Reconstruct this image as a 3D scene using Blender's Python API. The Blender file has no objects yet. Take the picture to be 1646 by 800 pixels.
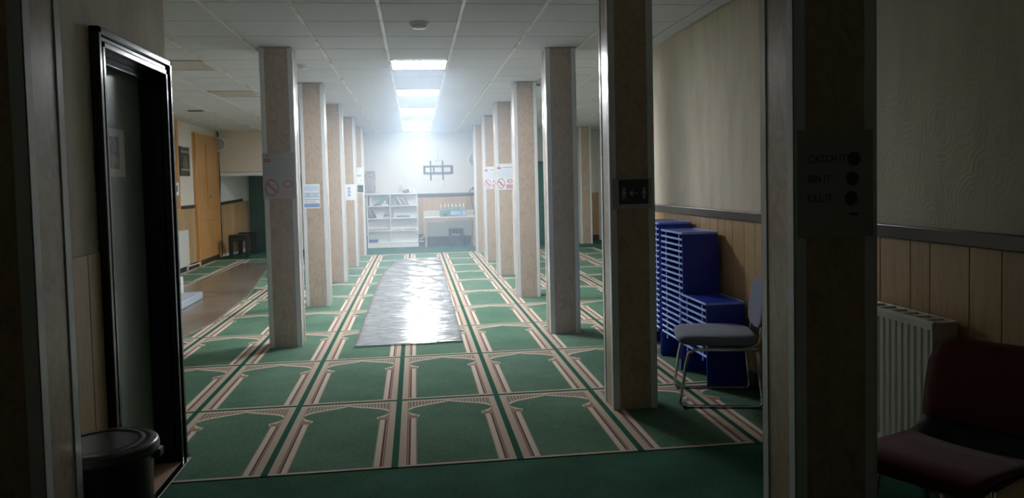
import bpy, bmesh, math, random
from mathutils import Vector, Matrix
random.seed(7)
D=bpy.data; SC=bpy.context.scene; COL=SC.collection
PI=math.pi
# ------------------------------------------------------------ camera, world, exposure
cd=D.cameras.new('camera'); cam=D.objects.new('camera',cd); COL.objects.link(cam); SC.camera=cam
cd.sensor_fit='HORIZONTAL'; cd.sensor_width=36; cd.lens=36*1236.67/1646
cd.shift_y=-52.36/1646; cd.clip_start=.05; cd.clip_end=100
YAW,PIT,ROL=.1243,.0458,-.0234
fw=Vector((math.sin(YAW)*math.cos(PIT),math.cos(YAW)*math.cos(PIT),-math.sin(PIT)))
r0=Vector((math.cos(YAW),-math.sin(YAW),0)); u0=r0.cross(fw)
rr=r0*math.cos(ROL)+u0*math.sin(ROL); uu=-r0*math.sin(ROL)+u0*math.cos(ROL)
M=Matrix((rr,uu,-fw)).transposed().to_4x4(); M.translation=(.1444,-3.9171,1.45); cam.matrix_world=M
W=D.worlds.new('world'); SC.world=W; W.use_nodes=True
W.node_tree.nodes['Background'].inputs[0].default_value=(.9,.85,.75,1)
W.node_tree.nodes['Background'].inputs[1].default_value=.02
VS=SC.view_settings; VS.view_transform='Standard'; VS.look='None'; VS.gamma=1; VS.use_curve_mapping=False; VS.exposure=2.45
PANEL_STRENGTH=17.0
GLARE_DENSITY=0.034
# ------------------------------------------------------------ node helpers
class N:
    def __init__(s,name):
        s.m=D.materials.new(name); s.m.use_nodes=True; s.t=s.m.node_tree; s.n=s.t.nodes; s.l=s.t.links
        s.b=s.n['Principled BSDF']; s.out=s.n['Material Output']
    def new(s,typ,**kw):
        n=s.n.new(typ)
        for k,v in kw.items(): setattr(n,k,v)
        return n
    def put(s,sock,v):
        if hasattr(v,'links'): s.l.new(v,sock)
        else:
            if isinstance(v,tuple) and len(v)==3 and sock.type=='RGBA': v=v+(1,)
            sock.default_value=v
    def f(s,op,a,b=0.0,c=0.0):
        n=s.new('ShaderNodeMath',operation=op); s.put(n.inputs[0],a); s.put(n.inputs[1],b); s.put(n.inputs[2],c); return n.outputs[0]
    def mix(s,fac,a,b):
        n=s.new('ShaderNodeMix',data_type='RGBA'); s.put(n.inputs[0],fac); s.put(n.inputs[6],a); s.put(n.inputs[7],b); return n.outputs[2]
    def coord(s,kind='Object',scale=(1,1,1)):
        t=s.new('ShaderNodeTexCoord'); mp=s.new('ShaderNodeMapping'); mp.inputs['Scale'].default_value=scale
        s.l.new(t.outputs[kind],mp.inputs[0]); return mp.outputs[0]
    def noise(s,vec,scale,detail=3,rough=.5,dist=0,color=False):
        n=s.new('ShaderNodeTexNoise'); s.l.new(vec,n.inputs['Vector']); n.inputs['Scale'].default_value=scale
        n.inputs['Detail'].default_value=detail; n.inputs['Roughness'].default_value=rough; n.inputs['Distortion'].default_value=dist
        return n.outputs[1 if color else 0]
    def ramp(s,fac,stops,interp='LINEAR'):
        n=s.new('ShaderNodeValToRGB'); n.color_ramp.interpolation=interp; e=n.color_ramp.elements
        while len(e)<len(stops): e.new(1)
        for i,(p,c) in enumerate(stops):
            e[i].position=p
            if not isinstance(c,tuple): c=(c,c,c)
            e[i].color=c+(1,)
        s.put(n.inputs[0],fac); return n.outputs[0]
    def bump(s,h,strength=.3,dist=.01):
        n=s.new('ShaderNodeBump'); n.inputs['Strength'].default_value=strength; n.inputs['Distance'].default_value=dist
        s.l.new(h,n.inputs['Height']); s.l.new(n.outputs[0],s.b.inputs['Normal']); return n
    def fin(s,color=None,rough=None,metal=None,spec=None,**kw):
        if color is not None: s.put(s.b.inputs['Base Color'],color)
        if rough is not None: s.put(s.b.inputs['Roughness'],rough)
        if metal is not None: s.put(s.b.inputs['Metallic'],metal)
        if spec is not None: s.put(s.b.inputs['Specular IOR Level'],spec)
        for k,v in kw.items(): s.put(s.b.inputs[k],v)
        return s.m
_mc={}
def plain(name,col,rough=.5,metal=0,spec=.5,var=.06,**kw):
    if name in _mc: return _mc[name]
    n=N(name); v=n.coord('Object'); k=n.noise(v,9,4)
    a=tuple(max(0,c*(1-var)) for c in col); b=tuple(min(1,c*(1+var)) for c in col)
    _mc[name]=n.fin(n.mix(k,a,b),rough,metal,spec,**kw); return _mc[name]
# ------------------------------------------------------------ materials
def mat_column():
    n=N('beige_burr_laminate'); v=n.coord('Object',(1,1,.62))
    a=n.noise(v,16,5,.62,1.6); b=n.noise(v,60,3,.6)
    c=n.ramp(a,[(.25,(.38,.28,.20)),(.45,(.48,.37,.275)),(.6,(.54,.43,.33)),(.8,(.45,.345,.255))])
    c=n.mix(n.f('MULTIPLY',b,.22),c,(.30,.2,.125))
    return n.fin(c,.24,0,.5)
def mat_wood(name,dark,light,scale=(14,14,.9),rough=.42,grain=5,rnd=.25):
    n=N(name); v=n.coord('Object',scale); a=n.noise(v,grain,4,.6,.8); b=n.noise(v,grain*7,3,.6)
    oi=n.new('ShaderNodeObjectInfo')
    k=n.f('ADD',n.f('MULTIPLY',a,.75),n.f('MULTIPLY',b,.25))
    k=n.f('ADD',k,n.f('MULTIPLY',n.f('SUBTRACT',oi.outputs['Random'],.5),rnd))
    return n.fin(n.ramp(k,[(.28,dark),(.72,light)]),rough,0,.4)
def mat_pine():
    n=N('varnished_pine'); v=n.coord('Object',(6,6,.55)); w=n.new('ShaderNodeTexWave',wave_type='RINGS',rings_direction='Z')
    n.l.new(v,w.inputs[0]); w.inputs['Scale'].default_value=1.1; w.inputs['Distortion'].default_value=5; w.inputs['Detail'].default_value=3
    k=n.noise(v,3,4)
    c=n.ramp(n.f('ADD',n.f('MULTIPLY',w.outputs[1],.5),n.f('MULTIPLY',k,.5)),[(.2,(.38,.16,.045)),(.75,(.66,.37,.14))])
    return n.fin(c,.35,0,.5)
def mat_artex():
    n=N('cream_artex_plaster'); v=n.coord('Object')
    w=n.new('ShaderNodeTexWave',wave_type='RINGS',rings_direction='SPHERICAL'); 
    vo=n.new('ShaderNodeTexVoronoi'); n.l.new(v,vo.inputs[0]); vo.inputs['Scale'].default_value=5.5
    d=n.f('SINE',n.f('ADD',n.f('MULTIPLY',vo.outputs['Distance'],48),n.f('MULTIPLY',n.noise(v,14,3),6)))
    m=n.noise(v,2.2,4,.6); st=n.noise(n.coord('Object',(1,3.2,.7)),1.6,5,.65)
    n.n.remove(w)
    c=n.mix(n.ramp(st,[(.42,0.),(.7,1.)]),(.66,.59,.47),(.53,.46,.36))
    n.bump(n.f('ADD',n.f('MULTIPLY',d,n.f('MULTIPLY',m,.5)),n.noise(v,40,4)),.15,.006)
    return n.fin(c,.72,0,.3)
def mat_wallpaint(name,col):
    n=N(name); v=n.coord('Object'); k=n.noise(v,1.3,4,.6)
    n.bump(n.noise(v,120,3),.12,.002)
    return n.fin(n.mix(k,tuple(c*.93 for c in col),col),.62,0,.35)
def mat_tile():
    n=N('ceiling_tile_board'); v=n.coord('Object'); oi=n.new('ShaderNodeObjectInfo')
    k=n.noise(v,1.1,4); s=n.noise(v,150,2,.7)
    c=n.mix(k,(.64,.66,.69),(.71,.73,.76)); c=n.mix(n.f('MULTIPLY',oi.outputs['Random'],.12),c,(.55,.54,.52))
    n.bump(s,.2,.002); return n.fin(c,.8,0,.25)
def mat_tee():
    n=N('worn_white_metal_tee'); v=n.coord('Object',(1,1,1)); k=n.noise(v,3.5,5,.65)
    oi=n.new('ShaderNodeObjectInfo')
    k2=n.f('ADD',k,n.f('MULTIPLY',n.f('SUBTRACT',oi.outputs['Random'],.5),.12))
    c=n.ramp(k2,[(.52,(.80,.79,.77)),(.68,(.52,.42,.33))]); return n.fin(c,.32,0,.5)
def mat_carpet_plain():
    n=N('plain_green_carpet'); v=n.coord('Object'); a=n.noise(v,70,4,.85); b=n.noise(v,2.5,4)
    k=n.f('ADD',n.f('MULTIPLY',a,.6),n.f('MULTIPLY',b,.4)); c=n.ramp(k,[(.36,(.012,.070,.040)),(.64,(.048,.155,.095))])
    n.bump(a,.6,.006); return n.fin(c,.95,0,.12)
def mat_prayer():
    n=N('woven_prayer_carpet'); uv=n.new('ShaderNodeUVMap'); sp=n.new('ShaderNodeSeparateXYZ'); n.l.new(uv.outputs[0],sp.inputs[0])
    U=n.f('FRACT',n.f('ADD',sp.outputs[0],100)); V=n.f('FRACT',n.f('ADD',sp.outputs[1],100))
    d=n.f('MULTIPLY',n.f('MINIMUM',U,n.f('SUBTRACT',1,U)),.65)
    K=.4
    di=n.f('MULTIPLY',n.ramp(V,[(0,.116/K),(.655,.116/K),(.66,.122/K),(.70,.134/K),(.72,.104/K),(.745,.074/K),(.77,.062/K),(.795,.066/K),(.82,.088/K),(.845,.128/K),(.868,.19/K),(.888,.25/K),(.905,.295/K),(.926,.33/K),(.95,.4/K)]),K)
    do=n.f('MULTIPLY',n.ramp(V,[(0,.078/K),(.66,.078/K),(.70,.092/K),(.73,.07/K),(.755,.056/K),(.79,.048/K),(.82,.060/K),(.848,.09/K),(.872,.145/K),(.892,.205/K),(.912,.265/K),(.930,.31/K),(.948,.335/K),(.97,.4/K)]),K)
    lt=lambda a,b:n.f('LESS_THAN',a,b); gt=lambda a,b:n.f('GREATER_THAN',a,b); AND=lambda a,b:n.f('MULTIPLY',a,b)
    obj=n.coord('Object'); fuzz=n.noise(obj,70,4,.85); wear=n.noise(obj,1.7,4,.6)
    g=n.ramp(n.f('ADD',n.f('MULTIPLY',fuzz,.62),n.f('MULTIPLY',wear,.38)),[(.36,(.040,.118,.070)),(.64,(.150,.250,.175))])
    cream=n.mix(fuzz,(.48,.37,.29),(.68,.56,.46)); pillar=n.mix(fuzz,(.56,.46,.38),(.78,.68,.58))
    mar=(.13,.045,.05); dg=(.010,.095,.055)
    # lattice
    la=n.f('SINE',n.f('MULTIPLY',n.f('ADD',d,n.f('MULTIPLY',V,.9)),150)); lb=n.f('SINE',n.f('MULTIPLY',n.f('SUBTRACT',d,n.f('MULTIPLY',V,.9)),150))
    lat=n.mix(gt(n.f('MULTIPLY',la,lb),.12),(.50,.40,.31),(.12,.07,.06))
    c=g
    inarch=AND(lt(d,di),gt(V,.66)); 
    c=n.mix(inarch,c,pillar)
    c=n.mix(AND(lt(d,do),gt(V,.70)),c,lat)
    c=n.mix(AND(AND(gt(V,.655),lt(V,.70)),lt(d,.122)),c,(.36,.20,.15))
    # pillars
    low=lt(V,.655)
    c=n.mix(AND(low,lt(d,.114)),c,n.mix(n.f('PINGPONG',n.f('SUBTRACT',d,.078),.018),pillar,pillar))
    c=n.mix(AND(low,AND(lt(d,.114),gt(d,.108))),c,(.36,.28,.22))
    c=n.mix(AND(low,lt(d,.079)),c,mar)
    c=n.mix(AND(lt(V,.7),lt(d,.069)),c,(.42,.27,.21))
    c=n.mix(lt(d,.0615),c,(.10,.05,.045))
    c=n.mix(lt(d,.058),c,n.mix(gt(n.f('SINE',n.f('MULTIPLY',V,420)),.1),cream,n.mix(.35,cream,(.3,.2,.15))))
    c=n.mix(lt(d,.018),c,dg)
    # cross bands
    c=n.mix(AND(gt(V,.948),gt(d,.018)),c,cream)
    c=n.mix(AND(lt(V,.019),gt(d,.018)),c,cream)
    c=n.mix(gt(V,.970),c,dg)
    n.bump(fuzz,.6,.006)
    return n.fin(c,.95,0,.12)
def mat_film(name,tint,trans,rough,bscale,stretch):
    n=N(name); v=n.coord('Object',stretch); k=n.noise(v,bscale,5,.65,.5)
    tr=n.new('ShaderNodeBsdfTransparent'); mx=n.new('ShaderNodeMixShader')
    n.put(mx.inputs[0],n.ramp(n.noise(v,bscale*.6,3),[(.35,max(0,1-trans-.12)),(.65,min(1,1-trans+.12))]))
    n.l.new(tr.outputs[0],mx.inputs[1]); n.l.new(n.b.outputs[0],mx.inputs[2])
    gl=n.new('ShaderNodeBsdfGlossy'); gl.inputs['Roughness'].default_value=rough*.6; fr=n.new('ShaderNodeFresnel'); fr.inputs[0].default_value=1.38; m2=n.new('ShaderNodeMixShader')
    n.l.new(fr.outputs[0],m2.inputs[0]); n.l.new(mx.outputs[0],m2.inputs[1]); n.l.new(gl.outputs[0],m2.inputs[2]); n.l.new(m2.outputs[0],n.out.inputs[0])
    return n.fin(tint,rough,0,.9)
def mat_emit(name,col,s):
    n=N(name); return n.fin((.9,.9,.9),.4,0,.5,**{'Emission Color':col+(1,),'Emission Strength':s})
def mat_glass(name,col):
    n=N(name); return n.fin(col,.12,0,.5,**{'Transmission Weight':.75,'IOR':1.35})
def mat_rugart():
    n=N('grey_mauve_medallion_weave'); v=n.coord('Generated'); 
    mp=n.new('ShaderNodeMapping'); mp.inputs['Location'].default_value=(-.35,-.5,-.5); mp.inputs['Scale'].default_value=(1,1,2.2); n.l.new(v,mp.inputs[0])
    w=n.new('ShaderNodeTexWave',wave_type='RINGS',rings_direction='Y'); n.l.new(mp.outputs[0],w.inputs[0]); w.inputs['Scale'].default_value=2.6; w.inputs['Distortion'].default_value=4; w.inputs['Detail'].default_value=2
    return n.fin(n.ramp(w.outputs[1],[(.3,(.16,.13,.14)),(.55,(.27,.23,.23)),(.8,(.62,.58,.57))]),.9,0,.2)
def mat_photo():
    n=N('printed_monochrome_picture'); v=n.coord('Object'); k=n.noise(v,9,3,.6,1)
    return n.fin(n.ramp(k,[(.35,(.03,.035,.03)),(.7,(.30,.32,.31))]),.4)
m_col=mat_column(); m_trim=plain('white_upvc_trim',(.72,.745,.78),.18,0,.6,.03)
m_artex=mat_artex(); m_cream=mat_wallpaint('cream_wall_paint',(.74,.68,.58)); m_white=mat_wallpaint('white_wall_paint',(.72,.715,.70))
m_board=mat_wood('honey_wood_panelling',(.37,.225,.105),(.55,.375,.20),(14,14,.9),.42,5,.16)
m_dado=plain('dark_stained_wood',(.045,.033,.028),.3); m_skirt=plain('dark_brown_skirting',(.05,.035,.028),.45)
m_tile=mat_tile(); m_tee=mat_tee(); m_floor=mat_carpet_plain(); m_prayer=mat_prayer()
m_grid=plain('dark_tile_joint',(.20,.19,.18),.7)
m_emit=mat_emit('led_diffuser',(.90,.95,1.0),PANEL_STRENGTH)
m_emit_dim=mat_emit('led_diffuser_weaker',(.90,.95,1.0),PANEL_STRENGTH*.3)
m_frame=plain('white_painted_metal',(.75,.76,.78),.3)
m_gloss=plain('black_gloss_paint',(.008,.009,.013),.16,0,.6)
m_green=plain('dark_green_paint',(.022,.075,.045),.35); m_green2=plain('mid_green_paint',(.02,.17,.105),.4); m_pine=mat_pine()
m_blue=plain('blue_plastic',(.018,.045,.42),.35,0,.5,.08); m_blue_rim=plain('pale_blue_plastic_rim',(.36,.50,.95),.25)
m_chrome=plain('chrome_tube',(.75,.75,.76),.14,1.0); m_blackmetal=plain('black_metal',(.02,.02,.022),.35)
def fabric(name,col):
    n=N(name); v=n.coord('Object'); k=n.noise(v,320,2,.8); n.bump(k,.4,.003)
    return n.fin(n.mix(k,tuple(c*.75 for c in col),tuple(c*1.25 for c in col)),.85,0,.25,**{'Sheen Weight':.3})
m_greyfab=fabric('grey_blue_upholstery',(.18,.20,.275)); m_redfab=fabric('maroon_upholstery',(.145,.032,.034))
m_rad=plain('white_radiator_enamel',(.66,.65,.60),.28,0,.5,.03); m_dark=plain('dark_recess',(.015,.014,.013),.8)
m_black=plain('black_plastic',(.012,.012,.014),.32); m_lid=plain('black_gloss_lid',(.035,.036,.042),.26,0,.6)
m_paper=plain('white_paper',(.78,.80,.82),.6,0,.3,.02); m_ink=plain('dark_ink',(.05,.06,.07),.6); m_grey=plain('grey_print',(.40,.43,.47),.6)
m_red=plain('faded_red_print',(.50,.18,.24),.6); m_pink=plain('pink_print',(.66,.44,.50),.6); m_bluep=plain('blue_print',(.20,.32,.58),.6); m_lblue=plain('pale_blue_print',(.55,.68,.85),.6)
m_dsign=plain('charcoal_sign_face',(.045,.05,.055),.4); m_white_pl=plain('white_plastic',(.74,.75,.76),.35); m_off=plain('offwhite_diffuser_unlit',(.55,.50,.45),.5)
m_blackwood=plain('black_stained_wood',(.018,.016,.015),.4); m_tabwood=mat_wood('pinkish_table_wood',(.36,.22,.16),(.52,.36,.27))
m_white_lam=plain('white_laminate',(.84,.85,.86),.3,0,.5,.02)
m_film=mat_film('clear_polythene',(.90,.93,.96),.56,.15,14,(1.1,4.6,1)); m_brownfilm=mat_film('brown_reflection_vinyl',(.62,.47,.35),.64,.42,7,(1,1.2,1))  # runner's brown tint is the wall's reflection put into clear plastic
m_photo=mat_photo(); m_rug=mat_rugart(); m_cloth=fabric('charcoal_cloth',(.03,.033,.036)); m_gold=plain('beige_gold_print',(.33,.27,.18),.7)
m_steel=plain('grey_steel',(.16,.18,.20),.35,.6)
# ------------------------------------------------------------ mesh helpers
class MB:
    def __init__(s): s.v=[]; s.f=[]; s.mi=[]; s.sm=[]
    def add(s,vs,fs,mi=0,smooth=False):
        o=len(s.v); s.v+=[tuple(p) for p in vs]; s.f+=[tuple(i+o for i in q) for q in fs]; s.mi+=[mi]*len(fs); s.sm+=[smooth]*len(fs); return s
    def box(s,x0,x1,y0,y1,z0,z1,mi=0,mat=None):
        vs=[Vector(p) for p in ((x0,y0,z0),(x1,y0,z0),(x1,y1,z0),(x0,y1,z0),(x0,y0,z1),(x1,y0,z1),(x1,y1,z1),(x0,y1,z1))]
        if mat is not None: vs=[mat@p for p in vs]
        return s.add(vs,[(0,3,2,1),(4,5,6,7),(0,1,5,4),(1,2,6,5),(2,3,7,6),(3,0,4,7)],mi)
    def rbox(s,x0,x1,y0,y1,z0,z1,b=.006,seg=2,mi=0,mat=None):
        bm=bmesh.new(); r=bmesh.ops.create_cube(bm,size=1)
        for p in bm.verts: p.co=Vector(((x0+x1)/2+p.co.x*(x1-x0),(y0+y1)/2+p.co.y*(y1-y0),(z0+z1)/2+p.co.z*(z1-z0)))
        b=min(b,.49*min(x1-x0,y1-y0,z1-z0)); bmesh.ops.bevel(bm,geom=bm.edges[:],offset=b,segments=seg,profile=.5,affect='EDGES')
        bm.verts.index_update(); vs=[p.co.copy() for p in bm.verts]
        if mat is not None: vs=[mat@p for p in vs]
        s.add(vs,[[q.index for q in f.verts] for f in bm.faces],mi); bm.free(); return s
    def tube(s,pts,r,n=8,mi=0,closed=False):
        P=[Vector(p) for p in pts]; rings=[]; up=None
        for i,p in enumerate(P):
            a=P[i-1] if (i or closed) else p; b=P[(i+1)%len(P)] if (i<len(P)-1 or closed) else p
            t=(b-a).normalized()
            if up is None: up=Vector((0,0,1)) if abs(t.z)<.9 else Vector((1,0,0))
            x=up-t*up.dot(t); x.normalize(); up=x; y=t.cross(x)
            rings.append([p+(x*math.cos(2*PI*k/n)+y*math.sin(2*PI*k/n))*r for k in range(n)])
        vs=[q for g in rings for q in g]; fs=[]; m=len(P)
        for i in range(m if closed else m-1):
            for k in range(n): fs.append((i*n+k,i*n+(k+1)%n,((i+1)%m)*n+(k+1)%n,((i+1)%m)*n+k))
        s.add(vs,fs,mi,True)
        if not closed: s.add(rings[0],[tuple(range(n))[::-1]],mi); s.add(rings[-1],[tuple(range(n))],mi)
        return s
    def lathe(s,prof,c=(0,0,0),n=24,axis='Z',mi=0,smooth=True):
        vs=[];fs=[]
        for r,h in prof:
            for k in range(n):
                a=2*PI*k/n; x,y=r*math.cos(a),r*math.sin(a)
                q=(x,y,h) if axis=='Z' else ((x,h,y) if axis=='Y' else (h,x,y))
                vs.append((c[0]+q[0],c[1]+q[1],c[2]+q[2]))
        for i in range(len(prof)-1):
            for k in range(n): fs.append((i*n+k,i*n+(k+1)%n,(i+1)*n+(k+1)%n,(i+1)*n+k))
        return s.add(vs,fs,mi,smooth)
    def cyl(s,c,r,h,axis='Z',n=20,mi=0): return s.lathe([(0.0001,0),(r,0),(r,h),(.0001,h)],c,n,axis,mi,False)
    def sq(s,c,a,e1=.4,e2=.5,n=28,m=12,mi=0,mat=None):
        sg=lambda t,e: math.copysign(abs(t)**e,t); vs=[];fs=[]
        for i in range(m+1):
            p=-PI/2+PI*i/m
            for k in range(n):
                q=2*PI*k/n
                P=Vector((a[0]*sg(math.cos(p),e1)*sg(math.cos(q),e2),a[1]*sg(math.cos(p),e1)*sg(math.sin(q),e2),a[2]*sg(math.sin(p),e1)))
                if mat is not None: P=mat@P
                vs.append((c[0]+P.x,c[1]+P.y,c[2]+P.z))
        for i in range(m):
            for k in range(n): fs.append((i*n+k,i*n+(k+1)%n,(i+1)*n+(k+1)%n,(i+1)*n+k))
        return s.add(vs,fs,mi,True)
    def mesh(s,name,mats,org=(0,0,0)):
        me=D.meshes.new(name); me.from_pydata([(a-org[0],b-org[1],c-org[2]) for a,b,c in s.v],[],s.f)
        for m in (mats if isinstance(mats,(list,tuple)) else [mats]): me.materials.append(m)
        me.polygons.foreach_set('material_index',s.mi); me.polygons.foreach_set('use_smooth',s.sm)
        bm=bmesh.new(); bm.from_mesh(me); bmesh.ops.recalc_face_normals(bm,faces=bm.faces[:]); bm.to_mesh(me); bm.free(); me.update(); return me
    def build(s,name,mats,parent=None,org=(0,0,0),loc=(0,0,0)):
        o=D.objects.new(name,s.mesh(name,mats,org)); COL.objects.link(o); o.location=loc
        if parent is not None: o.parent=parent
        return o
def tag(o,label,cat,group=None):
    o['label']=label; o['category']=cat
    if group: o['group']=group
    return o
def thing(name,label,cat,loc=(0,0,0),rotz=0,group=None):
    o=D.objects.new(name,None); COL.objects.link(o); o.location=loc; o.rotation_euler=(0,0,rotz); o.empty_display_size=.1
    return tag(o,label,cat,group)
def struct(o): o['kind']='structure'; return o
def copy_tree(o,parent=None):
    c=o.copy(); COL.objects.link(c)
    if parent is not None: c.parent=parent
    for ch in list(o.children): copy_tree(ch,c)
    return c
def solo(mb,name,mats,label,cat,loc,group=None):      # one-mesh thing, vertices given in world space
    o=mb.build(name,mats,None,loc,loc); return tag(o,label,cat,group)
def text_part(name,txt,size,mat,parent,loc,rot=(PI/2,0,0)):
    c=D.curves.new(name,'FONT'); c.body=txt; c.size=size; c.extrude=.0003; c.align_x='LEFT'
    t=D.objects.new(name+'_src',c); COL.objects.link(t); dg=bpy.context.evaluated_depsgraph_get(); dg.update()
    me=D.meshes.new_from_object(t.evaluated_get(dg)); D.objects.remove(t); D.curves.remove(c); me.name=name
    me.materials.clear(); me.materials.append(mat)
    o=D.objects.new(name,me); COL.objects.link(o); o.parent=parent; o.location=loc; o.rotation_euler=rot; return o
ORD=['first','second','third','fourth','fifth','sixth','seventh','eighth','ninth','tenth','eleventh','twelfth','thirteenth','fourteenth','fifteenth','sixteenth','seventeenth','eighteenth','nineteenth','twentieth','twenty-first','twenty-second','twenty-third','twenty-fourth']
# ============================================================ SETTING
XR=2.41; XL=-3.95; YB=14.15; XN=-1.14; XRF=4.5
def ZC(y): return 2.70-.0055*y
MB().box(-4.6,4.7,-6,14.3,-.1,0).build('floor',m_floor)['kind']='structure'
# prayer carpet: one UV cell per prayer space
w=.6496; ROWS=[0,1.2445,2.5414,3.8210,5.0542,6.3255,7.5448,8.5970,9.6823,10.8300,12.1122]
def carpet():
    xs=sorted([k*w for k in range(-6,7)]+[XN+.03,XR-.02]); ys=sorted(ROWS+[.40,3.34])
    me=D.meshes.new('prayer_carpet'); vs=[];fs=[];uvs=[]
    def vv(y):
        for j in range(10):
            if ROWS[j]-1e-6<=y<=ROWS[j+1]+1e-6: return j,(y-ROWS[j])/(ROWS[j+1]-ROWS[j])
    for i in range(len(xs)-1):
        for j in range(len(ys)-1):
            a,b,c,d=xs[i],xs[i+1],ys[j],ys[j+1]; mx,my=(a+b)/2,(c+d)/2
            if mx>XR-.02 and my<3.34: continue
            if mx<XN+.03 and my<.40: continue
            J,_=vv(my); f=lambda y:(y-ROWS[J])/(ROWS[J+1]-ROWS[J])
            k=math.floor(mx/w); e=1e-4
            o=len(vs); vs+=[(a,c,.004),(b,c,.004),(b,d,.004),(a,d,.004)]; fs.append((o,o+1,o+2,o+3))
            g=lambda x:min(max(x/w-k,e),1-e)+k; h=lambda y:min(max(f(y),e),1-e)+J
            uvs+=[(g(a),h(c)),(g(b),h(c)),(g(b),h(d)),(g(a),h(d))]
    me.from_pydata(vs,[],fs); uv=me.uv_layers.new(name='UVMap')
    for i,p in enumerate(uvs): uv.data[i].uv=p
    me.materials.append(m_prayer); o=D.objects.new('prayer_carpet',me); COL.objects.link(o)
    return tag(o,'green fitted prayer carpet woven with rows of cream arched prayer spaces','carpet')
carpet()
# ceiling: backing, tiles, tees
ceil=struct(MB().box(-4.6,4.7,-6,14.3,2.76,2.82).build('ceiling',m_grid))
PX=.585; PY=.585; X0=.22-PX/2; Y0=4.13-PY/2
lights={(0,4*k) for k in range(5)}; unlit={(-4,0),(-4,4)}
def tile_mesh(a,b,c,d):
    g=.0065; m=MB(); z0,z1=ZC(c),ZC(d)
    m.add([(a+g,c+g,z0),(b-g,c+g,z0),(b-g,d-g,z1),(a+g,d-g,z1),(a+g,c+g,z0+.012),(b-g,c+g,z0+.012),(b-g,d-g,z1+.012),(a+g,d-g,z1+.012)],[(0,3,2,1),(4,5,6,7),(0,1,5,4),(1,2,6,5),(2,3,7,6),(3,0,4,7)]); return m
cells=[]
for i in range(-7,8):
    for j in range(-17,18):
        a,b,c,d=X0+i*PX,X0+(i+1)*PX,Y0+j*PY,Y0+(j+1)*PY
        a=max(a,XL); b=min(b,XRF); d=min(d,YB); 
        if b-a<.05 or d-c<.05: continue
        if i>=5 and d<3.2: continue
        if i==4 and d<3.2: b=min(b,XR)
        if b-a<.05: continue
        if i<=-3 and d<.3: 
            continue
        if (i,j) in lights or (i,j) in unlit: continue
        cells.append((a,b,c,d))
cells.sort(key=lambda q:(abs(q[2]-2.5)+ (0 if q[2]>0 else 6) + abs(q[0])*.6))
rest=MB()
for n_,q in enumerate(cells):
    if n_<290: tile_mesh(*q).build('ceiling_tile',m_tile,ceil)
    else:
        t=tile_mesh(*q); rest.add(t.v,t.f)
o=rest.build('ceiling_tile',m_tile,ceil); o['kind']='stuff'
for i in range(-6,8):
    x=X0+i*PX; y0=-6 if -2<=i<=3 else (.36 if i<-2 else 3.3)
    m=MB(); hw=.0125
    m.add([(x-hw,y0,ZC(y0)-.013),(x+hw,y0,ZC(y0)-.013),(x+hw,YB,ZC(YB)-.013),(x-hw,YB,ZC(YB)-.013),(x-hw,y0,ZC(y0)+.004),(x+hw,y0,ZC(y0)+.004),(x+hw,YB,ZC(YB)+.004),(x-hw,YB,ZC(YB)+.004)],[(0,3,2,1),(4,5,6,7),(0,1,5,4),(1,2,6,5),(2,3,7,6),(3,0,4,7)])
    m.build('ceiling_tee',m_tee,ceil)
# LED panels
pan=None
for k in range(5):
    yc=[4.13,6.47,8.81,11.15,13.03][k]
    lab='square white LED ceiling panel, '+['nearest of the lit row, largest','second lit one from the front','middle one of the lit row','fourth lit one from the front','farthest lit one by the end wall'][k]
    t=thing('ceiling_light',lab,'ceiling light',(.22,yc,ZC(yc)),0,'lit ceiling panels over the aisle')
    t.rotation_euler=(-.0055,0,0); h=PX/2-.006
    if pan is None:
        m=MB(); 
        m.box(-h,h,-h,-h+.014,-.012,.02).box(-h,h,h-.014,h,-.012,.02).box(-h,-h+.014,-h,h,-.012,.02).box(h-.014,h,-h,h,-.012,.02)
        fr=m.build('frame',m_frame,t); df=MB().box(-h+.014,h-.014,-h+.014,h-.014,-.009,-.004).build('diffuser',m_emit,t); pan=(fr,df)
    else:
        for p in pan:
            c=p.copy(); COL.objects.link(c); c.parent=t
            if k==4 and p is pan[1]: c.data=p.data.copy(); c.data.materials[0]=m_emit_dim
for (i,j) in sorted(unlit):
    x,y=.22+i*PX,4.13+j*PY; h=PX/2-.006
    t=thing('ceiling_light','unlit ceiling panel over the left aisle, '+('nearer one' if j==0 else 'farther one'),'ceiling light',(x,y,ZC(y)),0,'unlit panels over the left aisle')
    MB().box(-h,h,-h,-h+.02,-.014,.02).box(-h,h,h-.02,h,-.014,.02).box(-h,-h+.02,-h,h,-.014,.02).box(h-.02,h,-h,h,-.014,.02).build('frame',m_frame,t)
    MB().box(-h+.02,h-.02,-h+.02,h-.02,-.008,0).build('diffuser',m_off,t)
# walls
ZT=2.765
def boards(parent,axis,fixed,a,b,z0,z1,t,mn=.13,mx=.25,only=300):
    p=a
    while p<b-.01:
        q=min(b,p+random.uniform(mn,mx)); g=.0012; e=.0025
        m=MB(); P=[(p+g,0),(p+g,abs(t)-e),(p+g+e,abs(t)),(q-g-e,abs(t)),(q-g,abs(t)-e),(q-g,0)]
        s=1 if t>0 else -1; vs=[]
        for z in (z0,z1):
            for u,d in P: vs.append((u,fixed+s*d,z) if axis=='x' else (fixed+s*d,u,z))
        m.add(vs,[(0,1,2,3,4,5),(6,7,8,9,10,11)]+[(i,(i+1)%6,(i+1)%6+6,i+6) for i in range(6)])
        m.build('panel_board',m_board,parent); p=q
wr=struct(MB().box(XR+.012,XR+.14,-6,3.3,0,ZT).build('wall_right',m_artex))
boards(wr,'y',XR+.012,-4.5,3.3,.11,1.14,-.012)
struct(MB().rbox(XR-.016,XR+.012,-6,3.3,1.135,1.20,.006).build('trim_1',m_dado))
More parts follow.
